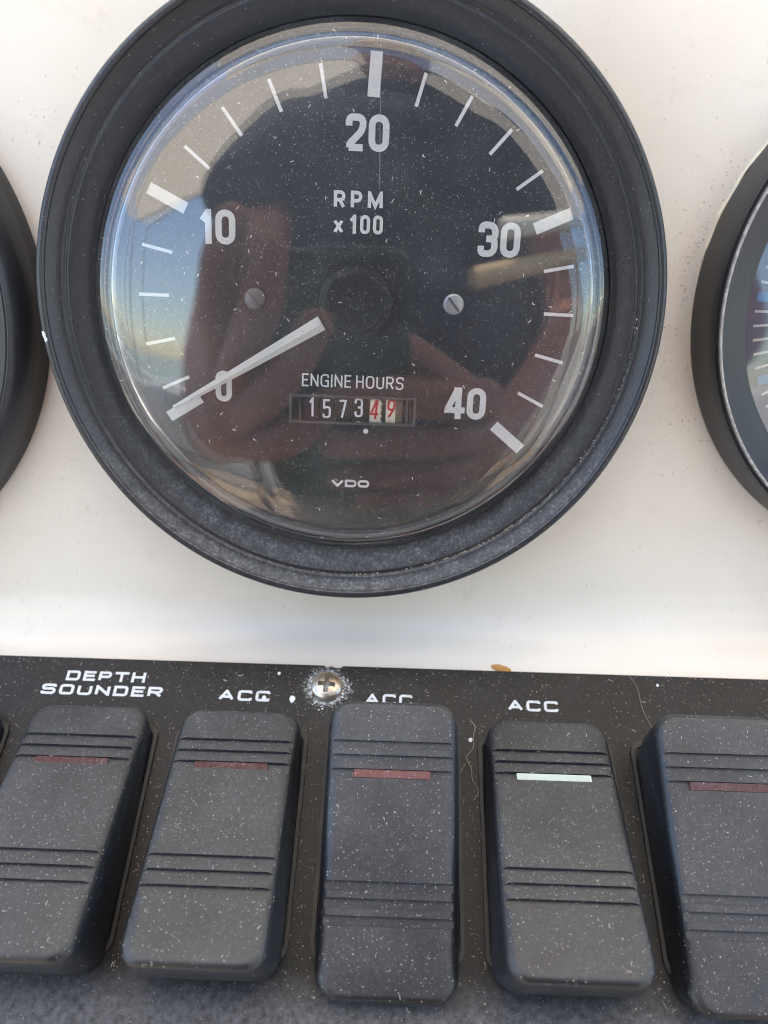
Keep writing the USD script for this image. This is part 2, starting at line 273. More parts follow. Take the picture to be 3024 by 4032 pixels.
screw_metal = mat('screw_metal', {'g': ('geometry', {}), 'n': ('noise_texture', {'scale': 600., 'detail': 4.0}), 'm': ('map_range', {'from_min': 0.40, 'from_max': 0.66, 'clamp': True}), 'c': ('mix_color', {'a': (0.58, 0.53, 0.46), 'b': (0.36, 0.27, 0.18)}),
                  'p': ('principled_bsdf', {'roughness': 0.32, 'metallic': 0.9})}, [('g.position', 'n.vector'), ('n.fac', 'm.value'), ('m.result', 'c.fac'), ('c.result', 'p.base_color')])
dial_screw = plain('dial_screw_dim', (0.16, 0.165, 0.17), 0.35, metallic=0.5)  # dim copy for the left screw, its duller reflection put into the colour
print_white = worn('print_white', (0.62, 0.64, 0.64), (0.30, 0.30, 0.30), 0.6, grain=3000, dust=(0.45, 0.75), dust_amt=0.6, dust_scale=700.)
red_lens = worn('red_lens', (0.050, 0.006, 0.009), (0.16, 0.13, 0.12), 0.3, dust=(0.3, 0.8), dust_amt=0.5, dust_scale=500., specks=(2000., 0.24))
dusty_red_lens = worn('dusty_red_lens', (0.13, 0.030, 0.026), (0.22, 0.17, 0.15), 0.5, dust=(0.3, 0.8), dust_amt=0.6, dust_scale=500., specks=(2000., 0.24))
white_lens = worn('white_lens', (0.50, 0.58, 0.53), (0.34, 0.36, 0.33), 0.35, dust=(0.4, 0.8), dust_amt=0.5, dust_scale=400.)
blue_print = plain('blue_print', (0.10, 0.32, 0.68), 0.5)
sealant = plain('sealant_cream', (0.72, 0.66, 0.50), 0.6)
rust = mat('rust_orange', {'g': ('geometry', {}), 'n': ('noise_texture', {'scale': 1800., 'detail': 3.0}), 'c': ('mix_color', {'a': (0.62, 0.32, 0.09), 'b': (0.30, 0.13, 0.04)}), 'p': ('principled_bsdf', {'roughness': 0.8})}, [('g.position', 'n.vector'), ('n.fac', 'c.fac'), ('c.result', 'p.base_color')])
chip_white = plain('chip_white', (0.62, 0.64, 0.66), 0.4)

# ------------------------------------------------------------------ the dashboard moulding
prof = [(170.0, ZP)]
fil = 13.0; tl = fil * math.tan(SH / 2)
c2 = np.array([CORNER[1], CORNER[2]]); d1 = np.array([1.0, 0.0]); d2 = -np.array([vS[1], vS[2]])
p0, p1 = c2 + d1 * tl, c2 + d2 * tl
cen = p0 + np.array([0, fil])
a0 = math.atan2(*(p0 - cen)[::-1]); a1 = math.atan2(*(p1 - cen)[::-1])
a1 = a0 + ((a1 - a0 + PI) % (2 * PI) - PI)
prof += [tuple(cen + fil * np.array([math.cos(a), math.sin(a)])) for a in np.linspace(a0, a1, 24)]
end = c2 + d2 * 92
prof += [tuple(end)]
for k in range(1, 9):                              # the shelf's front edge rolls over and drops
    a = k / 8 * R_(54); prof.append(tuple(end + d2 * 8 * math.sin(a) - np.array([nS[1], nS[2]]) * 8 * (1 - math.cos(a))))
last = np.array(prof[-1]); prof.append(tuple(last + (-90, -4)))
back = [(p[0] - 5 * 0 , p[1] - 6) if i < 2 else None for i, p in enumerate(prof)]
loop = LineString(prof).buffer(6.0, single_sided=True)
poly = Polygon(loop.exterior.coords)
dm = trimesh.creation.extrude_polygon(poly, 640, engine='earcut')      # (y, z) -> extruded along x
v = dm.vertices; dm = trimesh.Trimesh(np.c_[v[:, 2] - 320, v[:, 0], v[:, 1]], dm.faces, process=True); trimesh.repair.fix_normals(dm)
dash = thing('dashboard', 'glossy off-white fibreglass dashboard that carries the gauges and the switch panel', 'dashboard', G, kind='structure')
part(dash, 'moulding', dm, gelcoat, 35)

tac = thing('tachometer', 'large round black tachometer with white needle resting at 0 and engine hours counter', 'gauge', G)
CX, CY = -0.66, -0.28
bez = [(45.5, -8), (53.0, -8), (53.4, -7), (53.4, 6.4), (53.3, 6.9), (53.0, 7.25), (52.6, 7.4), (52.15, 7.35), (51.95, 7.15), (51.9, 6.75)]
bez += [tuple(p) for p in spline([(51.7, 6.6), (50.9, 5.95), (50.2, 5.55), (49.7, 5.4)], 8)]
bez += [(49.5, 5.2), (49.3, 4.95), (49.05, 4.95), (48.85, 5.15)]
bez += [tuple(p) for p in spline([(48.6, 5.2), (47.4, 4.75), (46.0, 4.05), (45.2, 3.5), (44.75, 3.1)], 10)]
bez += [(44.65, 2.6), (44.6, -2)]
part(tac, 'bezel', lathe(bez, 256, CX, CY), bezel_black, 24)
part(tac, 'gasket', lathe([(44.60, 1.5), (44.60, 2.8), (44.5, 2.95), (44.4, 2.9), (44.36, 1.5)], 192, CX, CY), gasket, 30)
LOUT = spline([(44.30, 1.2), (44.25, 3.6), (43.95, 5.2), (43.2, 6.4), (41.9, 7.25), (40.2, 7.7), (37, 8.1), (30, 8.65), (20, 9.1), (10, 9.4), (0.0, 9.5)], 70)
LIN = spline([(0.0, 7.5), (20, 7.1), (30, 6.65), (36.5, 6.1), (39.0, 5.75), (40.7, 5.2), (41.6, 4.3), (42.1, 3.0), (42.2, 1.2)], 50)
part(tac, 'lens', lathe(np.r_[LOUT, LIN], 224, CX, CY), lens_glass, 40, label='clear domed glass with dust on it')
def lens_z(r): return np.interp(r, LOUT[::-1, 0], LOUT[::-1, 1])
WANG = R_(-2.0); WC = (-1.02, -18.92); WW, WH = 22.5, 4.6
window = affinity.translate(affinity.rotate(sbox(-WW / 2, -WH / 2, WW / 2, WH / 2), -2.0, origin=(0, 0)), *WC)
face = affinity.translate(Point(0, 0).buffer(43.6, quad_segs=48), CX, CY).difference(window)
dial = part(tac, 'dial_face', extrude(face, 0.8, -0.8), dial_black, False)
part(tac, 'dial_surround', lathe([(42.25, 0.02), (42.3, 1.1), (43.7, 1.1), (43.7, 0.02)], 192, CX, CY), well_black, 30)
part(tac, 'housing', lathe([(0.01, -21), (44.5, -21), (44.5, -2.2), (43.6, -2.2), (43.6, -20), (0.01, -20)], 96, CX, CY), well_black, 30)
ANG = {0: 210.1, 2: 202.8, 4: 190.5, 6: 177.6, 8: 165.0, 10: 151.6, 12: 138.3, 14: 125.0, 16: 111.7, 18: 98.4, 20: 84.8, 22: 72.3, 24: 59.7, 26: 47.1, 28: 34.5, 30: 22.0, 32: 9.4, 34: -3.1, 36: -15.7, 38: -28.4, 40: -41.1}
for k, a in ANG.items():
    ro, ri, w = (40.24, 33.2, 2.0) if k % 10 == 0 else (38.5, 33.19, 0.58)
    s = affinity.rotate(sbox(ri, -w / 2, ro, w / 2), a, origin=(0, 0))
    part(tac, 'tick_mark', extrude(s.buffer(-0.05).buffer(0.05), 0.07, 0.012), dial_white, False)
NA = R_(-2.0)
def numeral(txt, x, ytop, h, ws, gap, t):
    sh, tot = [], 0
    for c, w in zip(txt, ws): sh.append(affinity.translate(glyph(c, w, h, t, 1.55), tot, 0)); tot += w + gap
    lettering(tac, 'numeral', sh, x, ytop - h, 0.012, NA, dial_white, label=f'white numeral {txt} on the dial')
numeral('20', -1.75, 30.62, 5.75, (3.45, 3.45), 0.40, 1.10)
numeral('10', -27.05, 15.75, 5.70, (2.25, 3.45), 0.38, 1.10)
numeral('30', 20.95, 13.70, 5.80, (3.45, 3.45), 0.42, 1.10)
numeral('40', 15.80, -14.72, 5.80, (3.70, 3.45), 0.35, 1.10)
numeral('0', -26.00, -11.72, 5.60, (2.95,), 0.4, 0.98)
sh, tot = word('RPM', 2.92, 0.56, 0.8, 0.95, {'*': 1.95, 'M': 2.55}); k = 8.35 / tot
lettering(tac, 'lettering', sh, -3.85, 15.74, 0.012, R_(-1.7), dial_white, label='white lettering RPM')
sh, tot = word('x100', 3.05, 0.56, 0.8, 0.5, {'*': 1.72, 'x': 1.75, '1': 1.3})
sh[0] = affinity.scale(sh[0], 1.0, 0.72, origin=(0, 0))
sh = [sh[0]] + [affinity.translate(s, 0.55, 0) for s in sh[1:]]
lettering(tac, 'lettering', sh, -4.02, 11.80, 0.012, R_(-1.9), dial_white, label='white lettering x100')
sh, tot = word('ENGINE HOURS', 2.30, 0.27, 0.62, 0.34, {'*': 1.32, 'I': 0.27, ' ': 0.50, 'O': 1.45, 'G': 1.42, 'E': 1.12, 'N': 1.35})
sh = [affinity.scale(s, 18.45 / tot, 1, origin=(0, 0)) for s in sh]
lettering(tac, 'lettering', sh, -10.17, -14.52, 0.012, R_(-2.3), dial_white, label='thin white lettering ENGINE HOURS')
sh, tot = word('VDO', 1.42, 0.42, 0.55, 0.22, {'*': 2.25, 'V': 2.45})
sh = [affinity.scale(s, 7.15 / tot, 1, origin=(0, 0)) for s in sh]
lettering(tac, 'lettering', sh, -5.22, -33.42, 0.012, R_(-2.0), dial_white, label='white maker lettering at the foot of the dial')
part(tac, 'dial_dot', extrude(Point(1.37, -22.84).buffer(0.46), 0.07, 0.012), dial_white, False)
for x, y in ((-18.1, 0.81), (17.02, -0.16)):
    sc = part(tac, 'dial_screw', lathe([(0.01, 0.0), (1.8, 0.0), (1.78, 0.25), (1.5, 0.5), (0.9, 0.62), (0.01, 0.66)], 40, x, y), dial_screw if x < 0 else plain('dial_screw_lit', (0.62, 0.63, 0.64), 0.25, metallic=0.6), 30)  # right screw takes a brighter copy, lit look put into the colour
    part(sc, 'slot', moved(trimesh.creation.box((3.0, 0.42, 0.12)), x, y, 0.64, R_(-52)), plain('slot_grey', (0.10, 0.10, 0.10), 0.5) if x < 0 else '/World/Looks/slot_grey', False)
hub = part(tac, 'hub_cap', lathe([(0.01, 0.02), (6.4, 0.02), (6.4, 1.9), (6.2, 2.2), (5.35, 2.35), (5.15, 3.1), (4.9, 3.35), (4.3, 3.2), (0.01, 3.05)], 96, -0.28, 0.08), hub_black, 30)
nb0, nb1, nt0, nt1 = (np.array(p) for p in ((-6.80, -2.10), (-5.50, -4.36), (-33.25, -17.70), (-32.55, -18.30)))
nv = [(*nb0, 2.6), (*nb1, 2.6), (*nt1, 2.6), (*nt0, 2.6), (*nb0, 3.15), (*nb1, 3.15), (*nt1, 3.1), (*nt0, 3.1), (*(0.45 * nb0 + 0.55 * nb1), 3.75), (*(0.45 * nt0 + 0.55 * nt1), 3.4)]
nf = [(0, 3, 2), (0, 2, 1), (0, 1, 5), (0, 5, 4), (1, 2, 6), (1, 6, 5), (2, 3, 7), (2, 7, 6), (3, 0, 4), (3, 4, 7), (4, 5, 8), (6, 7, 9), (5, 6, 9), (5, 9, 8), (7, 4, 8), (7, 8, 9)]
part(tac, 'needle', trimesh.Trimesh(nv, nf, process=False), needle_white, False)
# engine hours counter behind its window
ctr = part(tac, 'hour_counter', extrude(affinity.translate(affinity.rotate(sbox(-WW / 2 - 0.35, -WH / 2 - 0.35, WW / 2 + 0.35, WH / 2 + 0.35).difference(sbox(-WW / 2 + 0.12, -WH / 2 + 0.12, WW / 2 - 0.12, WH / 2 - 0.12)), -2.0, origin=(0, 0)), *WC), 0.28, 0.02), plain('counter_frame_grey', (0.11, 0.105, 0.10), 0.35), False, label='framed window with number wheels')
WR, WZ = 7.2, -0.12 - 7.2
def wheel(x, w, y0, mat_):
    m = trimesh.creation.cylinder(radius=WR, height=w, sections=60); v = m.vertices
    return part(ctr, 'number_wheel', moved(trimesh.Trimesh(np.c_[v[:, 2], v[:, 0], v[:, 1]], m.faces), x, y0, WZ, WANG), mat_, 30)
def on_wheel(shape, x, y0, mat_, name='digit', label=None):
    m = extrude(shape, 0.05); m = m.subdivide_to_size(0.6)
    v = m.vertices; ph = v[:, 1] / WR; rr = WR + 0.02 + v[:, 2]
    q = trimesh.Trimesh(np.c_[v[:, 0], rr * np.sin(ph), rr * np.cos(ph)], m.faces, process=False)
    part(ctr, name, moved(q, x, y0, WZ, WANG), mat_, False, label=label)
xs = [-8.62, -5.75, -2.86, 0.10, 3.02, 5.95]; ys = [-18.35, -18.68, -18.80, -18.50, -18.84, -18.72]
for i, (c, nx) in enumerate(zip('157349', '046238')):
    red = i > 3
    y0 = WC[1] + (xs[i] - WC[0]) * math.tan(WANG)
    wheel(xs[i], 2.62 if not red else (1.75 if i == 4 else 1.75), y0, counter_cream if red else counter_black)
    w = {'1': 1.1}.get(c, 1.52); t = 0.38 if not red else 0.42
    for ch, dy in ((c, ys[i] - y0), (nx, ys[i] - y0 - 4.35)):
        ww = {'1': 1.05}.get(ch, 1.52)
        g = affinity.translate(glyph(ch, ww, 3.5, t, 0.62), -ww / 2 + (0.1 if ch == '1' else 0), -1.75 + dy)
        if red: g = affinity.skew(g, xs=6, origin=(0, 0))
        on_wheel(g, xs[i], y0, counter_red if red else counter_white, label=f'{"red" if red else "white"} digit {ch}')
y0 = WC[1] + (4.1 - WC[0]) * math.tan(WANG)
on_wheel(unary_union([sbox(-0.2, -2.6, -0.02, 2.6)] + [sbox(-0.2, a, 0.26, a + 0.55) for a in np.arange(-2.3, 2.4, 1.1)]), 4.10, y0, counter_cream, 'gear_teeth')
wheel(7.50, 1.15, WC[1] + (7.5 - WC[0]) * math.tan(WANG), counter_brown)
for x, w in ((-10.7, 0.35), (8.95, 0.4), (9.55, 0.12)):
    y0 = WC[1] + (x - WC[0]) * math.tan(WANG)
    part(ctr, 'side_rail', moved(trimesh.creation.box((w, 5.4, 0.5)), x, y0, -0.75, WANG), plain('rail_grey', (0.10, 0.10, 0.10), 0.3), False)
part(ctr, 'axle', tube([(-11.2, WC[1] + 1.45, -1.9), (9.4, WC[1] + 0.75, -1.9)], 0.22), plain('axle_grey', (0.35, 0.32, 0.27), 0.35), 40)

# flecks of dust: tiny chips and bent bits of lint lying on a surface given by point and normal functions
def flecks(n, place, size, lint=0.06, lift=0.02, seed=1, lint_len=(0.5, 1.4)):
    g = np.random.default_rng(seed); V, F = [], []
    for _ in range(n):
        p, nn = place(g)
        a = np.cross(nn, g.normal(size=3)); a /= np.linalg.norm(a); b = np.cross(nn, a); q = len(V)
        if g.random() < lint:
            L = g.uniform(*lint_len); k = g.normal(0, 1.6); th = g.uniform(0, 6.28); w = g.uniform(0.025, 0.05); c = np.zeros(2); st = 7
            for i in range(st):
                d = np.array([math.cos(th), math.sin(th)]); e = np.array([-d[1], d[0]])
                for sgn, hh in ((-1, 0), (1, 0), (0, 1)):
                    o = c + e * w * sgn; V.append(p + a * o[0] + b * o[1] + nn * (lift + hh * w))
                c = c + d * L / st; th += k * L / st + g.normal(0, 0.25)
            for i in range(st - 1):
                o = q + 3 * i
                for s, e in ((0, 1), (1, 2), (2, 0)): F += [(o + s, o + e, o + 3 + e), (o + s, o + 3 + e, o + 3 + s)]
        else:
            r = size[0] + (size[1] - size[0]) * g.random() ** 2.5; m = 5; asp = g.uniform(0.6, 1.0); th0 = g.uniform(0, 6.28)
            for i in range(m):
                t = i / m * 2 * PI; rr = r * g.uniform(0.65, 1.1); o = np.array([rr * math.cos(t), rr * asp * math.sin(t)])
                o = np.array([o[0] * math.cos(th0) - o[1] * math.sin(th0), o[0] * math.sin(th0) + o[1] * math.cos(th0)])
                V.append(p + a * o[0] + b * o[1] + nn * lift * 0.2)
            V.append(p + nn * (lift + r * 0.45))
            F += [(q + i, q + (i + 1) % m, q + m) for i in range(m)]
    return trimesh.Trimesh(np.array(V), np.array(F), process=False)
def on_lens(g):
    r = 42.3 * math.sqrt(g.random()); a = g.uniform(0, 2 * PI)
    # dust gathers a little more on the lower right
    e = 0.05; dz = (lens_z(r + e) - lens_z(max(r - e, 0))) / (2 * e)
    n = np.array([-dz * math.cos(a), -dz * math.sin(a), 1.0]); n /= np.linalg.norm(n)
    return np.array([CX + r * math.cos(a), CY + r * math.sin(a), lens_z(r)]), n
part(tac, 'dust', flecks(5600, on_lens, (0.022, 0.076), 0.022, 0.012, 3, (0.2, 0.9)), plain('lens_dust', (0.66, 0.64, 0.57), 0.9), False, label='pale dust and lint on the glass', kind='stuff')
# dust lying in the bezel's groove, thickest on the lower right, and chips in its edge
def in_groove(g):
    a = R_(g.normal(-52, 26)); r = g.normal(49.25, 0.25)
    return np.array([CX + r * math.cos(a), CY + r * math.sin(a), 5.05 + 0.1 * g.random()]), np.array([0, 0, 1.0])
part(tac, 'groove_dust', flecks(420, in_groove, (0.05, 0.22), 0.0, 0.03, 5), dust_tan, False, kind='stuff')
part(tac, 'scratch', tube([(4.3 - 0.012 * (40 - yy), yy, float(lens_z(math.hypot(4.3 - CX, yy - CY))) + 0.004) for yy in np.linspace(33, 18, 12)], 0.018, 4), plain('scratch_pale', (0.4, 0.4, 0.42), 0.6), 60)
cv = moved(trimesh.creation.icosphere(1, 1.0), 0, 0, 0); cv.vertices = cv.vertices * (0.42, 0.95, 0.35) + np.random.default_rng(2).normal(0, 0.10, cv.vertices.shape)
part(tac, 'chip', moved(cv, -53.25, -5.3, 7.25, R_(8)), chip_white, False, label='white chipped spot on the left edge of the bezel')

def on_board(g):
    spots = ((-57, -25, 3.0), (-49.5, -30.5, 2.2), (73.5, 41.5, 1.6), (61.5, 8.5, 1.8), (57, -27, 4.5), (-59, -36, 4), (56.5, -8, 3), (-54.5, 30, 3.0), (-56, -46, 5), (62, 15, 6), (60, -15, 6))
    x, y, r = spots[g.integers(len(spots))]
    return np.array([x + g.normal(0, r), y + g.normal(0, r * 1.2), ZP]), np.array([0, 0, 1.0])
part(dash, 'grime', flecks(900, on_board, (0.03, 0.16), 0.02, 0.006, 21), plain('grime_soft', (0.42, 0.34, 0.27), 0.9), False, label='scattered brown specks of grime', kind='stuff')

# ------------------------------------------------------------------ neighbouring gauges
left = thing('small_gauge', 'black rounded gauge behind the tachometer rim at the left edge', 'gauge', G)
LX, LY = -112.2, -0.6
lp = [(44, ZP), (53.9, ZP), (54.0, -7.4), (53.6, -5.5)] + [tuple(p) for p in spline([(53.4, -5), (52.9, -2), (51.9, 0.6), (51.0, 1.7), (50.5, 2.0)], 12)] + [(50.3, 1.75), (50.1, 1.75), (49.9, 2.0), (49.4, 2.0), (49.2, 1.7), (48.9, 1.7), (45.0, -1.5), (44.5, -6)]
part(left, 'bezel', lathe(lp, 192, LX, LY), gauge_black, 28)
part(left, 'dial_face', lathe([(0.01, -6.8), (44.6, -6.8), (44.6, -6), (0.01, -6)], 96, LX, LY), dial_black, 30)
part(left, 'lens', lathe([(0.01, -1.2), (20, -1.4), (44.6, -2.6), (44.6, -3.6), (20, -2.9), (0.01, -2.7)], 96, LX, LY), pane, 30)
right = thing('small_gauge', 'black gauge with worn silver rim and blue dial marks, at the right edge', 'gauge', G)
RX, RY = 110.1, -2.3
rp = [(40, ZP), (47.3, ZP), (47.4, -7.5)] + [tuple(p) for p in spline([(47.2, -6), (46.8, -3), (46.35, -0.6), (46.0, 0.35)], 10)] + [(45.85, 0.2), (45.7, 0.15), (45.6, 0.5), (45.5, 0.7), (45.2, 0.9), (44.6, 0.8)] + [tuple(p) for p in spline([(44.55, 0.7), (43.0, -0.8), (40.5, -3.2), (38.4, -4.9)], 10)] + [(38.2, -5.3), (38.2, -7.5)]
part(right, 'bezel', lathe(rp, 192, RX, RY), gauge_black, 24)
ring = lathe([(45.40, 0.76), (45.30, 0.98), (45.15, 1.04), (44.95, 0.98), (44.85, 0.84), (45.1, 0.6)], 256, RX, RY)
part(right, 'rim_ring', ring, bright_metal, 40, label='worn silver ring')
part(right, 'dial_face', lathe([(0.01, -8.2), (38.4, -8.2), (38.4, -7.4), (0.01, -7.4)], 96, RX, RY), plain('dial_sky_reflection', (0.07, 0.10, 0.17), 0.5), 30)  # blue sky reflection put into the face colour of a black dial
part(right, 'lens', lathe([(0.01, -5.3), (38.15, -5.3), (38.15, -6.3), (0.01, -6.3)], 96, RX, RY), pane, 30)
for k in range(-8, 17):
    a = 174.7 + 4.3 * k; blue = k % 6 == 0; w, L = (1.7, 4.5) if blue else (0.46, 5.0)
    s = affinity.translate(affinity.rotate(sbox(35.8 - L, -w / 2, 35.8, w / 2), a, origin=(0, 0)), RX, RY)
    part(right, 'tick_mark', extrude(s, 0.07, -7.39), blue_print if blue else dial_white, False, label='blue dial mark' if blue else None)
an = np.radians(np.linspace(112, 172, 60)); rb = 47.5 + 0.12 * np.sin(an * 37)
part(right, 'sealant_bead', tube(np.c_[RX + rb * np.cos(an), RY + rb * np.sin(an), np.full(60, ZP + 0.1)], 0.28 * np.clip(np.sin((an - an[0]) / (an[-1] - an[0]) * PI) * 2, 0.15, 1) * (1 + 0.25 * np.sin(an * 53))), sealant, 50, label='cream sealant squeezed out under the rim')
def near_right(g):
    a = R_(g.normal(178, 22)); r = 47.6 + abs(g.normal(0, 3.2)) + 0.3
    return np.array([RX + r * math.cos(a), RY + r * math.sin(a), ZP]), np.array([0, 0, 1.0])
part(right, 'grime', flecks(260, near_right, (0.05, 0.20), 0.03, 0.01, 9), plain('grime_brown', (0.30, 0.21, 0.15), 0.9), False, label='brown grime beside the rim', kind='stuff')

# ------------------------------------------------------------------ switch panel
pan = thing('switch_panel', 'black dusty switch panel plate with white lettering and corroded screw', 'switch panel', T)
outline = sbox(-150, -66, 155, 0)
g0 = np.random.default_rng(4)
nick = Polygon([(-3.4, 0.5), (-3.0, -0.25), (-2.4, -0.35), (-1.8, -0.1), (-1.0, -0.4), (0.0, -0.45), (0.5, -0.1), (0.8, 0.5)])
outline = outline.difference(nick)
top = extrude(outline.buffer(-0.35, join_style='mitre'), 0.35, 1.65); body = extrude(outline, 1.72, -0.05)
part(pan, 'plate', trimesh.util.concatenate([body, top]), panel_black, False)
def label_text(lines, label):
    for txt, x0, x1, y, h in lines:
        sh, tot = word(txt, h, 0.50, 0.42, 0.62, {'*': 2.5, 'I': 0.5, 'A': 2.7, 'E': 2.2, 'P': 2.3})
        sh = [affinity.scale(s, (x1 - x0) / tot, 1, origin=(0, 0)) for s in sh]
        lettering(pan, 'lettering', sh, x0, y, 2.008, 0, print_white, 0.05, label=f'white lettering {txt}')
label_text([('DEPTH', -53.95, -38.25, -5.12, 2.1), ('SOUNDER', -58.1, -34.3, -8.12, 2.15), ('ACC', -23.2, -13.2, -8.25, 2.2), ('ACC', 5.3, 14.5, -8.15, 2.25), ('ACC', 32.9, 42.6, -8.45, 2.2)], None)
# screw with its cross recess
sp = thing
sx, sy, sz = SCREW_T
head = lathe([(0.01, -1.5), (3.0, -1.5), (3.02, 0.55), (2.9, 0.85), (2.5, 1.2), (1.9, 1.45), (1.0, 1.62), (0.01, 1.66)], 72)
hm = m3.Manifold(m3.Mesh(np.asarray(head.vertices, np.float32), np.asarray(head.faces, np.uint32)))
def arm(L, w0, w1, d):
    pts = [(-L, -w0, 2.4), (L, -w0, 2.4), (-L, w0, 2.4), (L, w0, 2.4), (-L * 0.35, -w1, -d), (L * 0.35, -w1, -d), (-L * 0.35, w1, -d), (L * 0.35, w1, -d)]
    return m3.Manifold.hull_points(np.array(pts, np.float32))
cross = arm(2.15, 0.52, 0.35, 0.55) + arm(2.15, 0.52, 0.35, 0.55).rotate((0, 0, 90)) + m3.Manifold.hull_points(np.array([(a * 1.15, b * 1.15, 2.4) for a in (-1, 1) for b in (-1, 1)] + [(a * 0.5, b * 0.5, -0.4) for a in (-1, 1) for b in (-1, 1)], np.float32)).rotate((0, 0, 45)).scale((0.82, 0.82, 1))
hm = hm - cross.rotate((0, 0, -4))
scw = part(pan, 'screw', moved(tri(hm), sx, sy, sz), screw_metal, 28, label='tarnished cross-head screw ringed by white corrosion')
def around_screw(g):
    a = g.uniform(0, 2 * PI); r = 3.0 + abs(g.normal(0, 0.35 + 1.3 * (0.5 + 0.5 * math.sin(3 * a + 1.0)) * (0.55 + 0.45 * math.sin(a + 2.6))))
    return np.array([sx + r * math.cos(a), sy + r * math.sin(a) - 0.3, 2.0]), np.array([0, 0, 1.0])
part(scw, 'corrosion', flecks(230, around_screw, (0.04, 0.26), 0.0, 0.06, 12), plain('salt_white', (0.66, 0.67, 0.65), 0.9), False, label='white salty crust round the screw', kind='stuff')
for x, y, r in ((-8.84, -7.55, 0.75), (-12.0, -2.2, 0.35), (-14.3, -7.5, 0.5), (62.5, -2.2, 0.3), (25.5, -14.6, 0.42), (40.0, -10.6, 0.12)):
    b = Polygon([(x + r * random.uniform(0.7, 1.1) * math.cos(t), y + r * random.uniform(0.8, 1.25) * math.sin(t)) for t in np.linspace(0, 2 * PI, 9)[:-1]])
    part(pan, 'paint_chip', extrude(b, 0.10, 2.012), chip_white, False)
def on_panel(g):
    return np.array([g.uniform(-75, 90), -66 * g.random(), 2.0]), np.array([0, 0, 1.0])
part(pan, 'dust', flecks(4600, on_panel, (0.022, 0.080), 0.015, 0.015, 15), dust_pale, False, label='pale dust on the plate', kind='stuff')
def in_gap(g):
    k = g.integers(-2, 4); x = -3.2 + 28.3 * k + g.normal(0, 2.0)
    return np.array([x, g.uniform(-60, -12), 2.0]), np.array([0, 0, 1.0])
part(pan, 'grit', flecks(420, in_gap, (0.05, 0.20), 0.10, 0.02, 16, (0.8, 2.6)), dust_tan, False, label='tan grit between the switches', kind='stuff')
hx = np.linspace(0, 1, 40)
hair = thing('fibre', 'long thin pale fibre lying across the panel to the left of the right-hand switch', 'fibre', T)
part(hair, 'strand', tube(np.c_[57.2 + 3.2 * np.sin(hx * 2.2) - 5.4 * np.clip(hx - 0.45, 0, 1) + 0.35 * np.sin(hx * 17), -0.4 - 26 * hx, 2.35 + 0.25 * np.sin(hx * 9)], 0.026, 5), dust_tan, 60)
hair2 = thing('fibre', 'short tangle of tan fibre caught in the gap beside the white-marked switch', 'fibre', T)
part(hair2, 'strand', tube(np.c_[25.6 + 0.7 * np.sin(hx * 9) + 0.3 * np.sin(hx * 23), -11 - 15 * hx, 2.5 + 0.3 * np.sin(hx * 14)], 0.05, 5), dust_tan, 60)
rf = thing('rust_flake', 'small orange rust flake on the white ledge just above the switch panel', 'flake', T)
fm_ = trimesh.creation.icosphere(2, 1.0); fm_.vertices = fm_.vertices * (2.1, 0.75, 0.24) + 0.16 * (meshkit.fbm(fm_.vertices * 2.3, 3, 5)[:, None] - 0.5) * (2.5, 2.5, 1.2)
part(rf, 'flake', moved(fm_, 32.3, 1.35, 0.12, R_(-14)), rust, 40)

# ------------------------------------------------------------------ rocker switches
HW, HL, RC, RX_, RY_ = 11.5, 23.0, 3.8, 2.3, 1.1           # the long edges are rounded more than the ends
def rocker_solid():
    pts = []
    for sx_ in (-1, 1):
        for sy_ in (-1, 1):
            for k in range(9):                                        # rounded top rim
                t = k / 8 * PI / 2
                cx, cy = (HW - 0.35 - RC) + (RC - RX_) * math.cos(t), (HL - 0.3 - RC) + (RC - RY_) * math.sin(t)
                RS = RX_ * math.cos(t) ** 2 + RY_ * math.sin(t) ** 2
                for j in range(7):
                    q = j / 6 * PI / 2
                    pts.append((sx_ * (cx + RX_ * math.cos(t) * math.cos(q)), sy_ * (cy + RY_ * math.sin(t) * math.cos(q)), -RS + RS * math.sin(q)))
                pts.append((sx_ * ((HW - RC) + RC * math.cos(t)), sy_ * ((HL - 4.6 - RC) + RC * math.sin(t)), -15.5))
                pts.append((sx_ * ((HW + 0.25 - RC) + RC * math.cos(t)), sy_ * ((HL - 1.3 - RC) + RC * math.sin(t)), -7.0))
    m = m3.Manifold.hull_points(np.array(pts, np.float32))
    for y, w in ((15.3, 1.3), (12.95, 1.3), (10.55, 1.5), (-6.7, 1.5), (-9.2, 1.5), (-11.7, 1.5)):
        slot = rrect(20.6, w, 0.5)
        e = extrude(slot.simplify(0.01), 2.0, -0.65); e.merge_vertices()
        m = m - m3.Manifold(m3.Mesh(np.asarray(e.vertices, np.float32), np.asarray(e.faces, np.uint32))).translate((0, y, 0))
    return m
RK = tri(rocker_solid())
FRAME = extrude(affinity.translate(rrect(24.9, 39.0, 2.5).difference(rrect(23.6, 37.0, 2.0)), 0, 1.8), 0.6, 0.0)
def top_pt(g):
    return np.array([g.uniform(-10.0, 10.0), g.uniform(-21.5, 21.5), 0.0]), np.array([0, 0, 1.0])
DUST = [flecks(1500, top_pt, (0.022, 0.080), 0.008, 0.012, 30 + k, (0.3, 0.9)) for k in range(3)]
def tilted(m, ang, dz):
    m = tri(m).copy(); v = m.vertices - (0, 0, -6.0); c, s = math.cos(ang), math.sin(ang)
    m.vertices = np.c_[v[:, 0], v[:, 1] * c - v[:, 2] * s, v[:, 1] * s + v[:, 2] * c - 6.0 + dz]
    return m
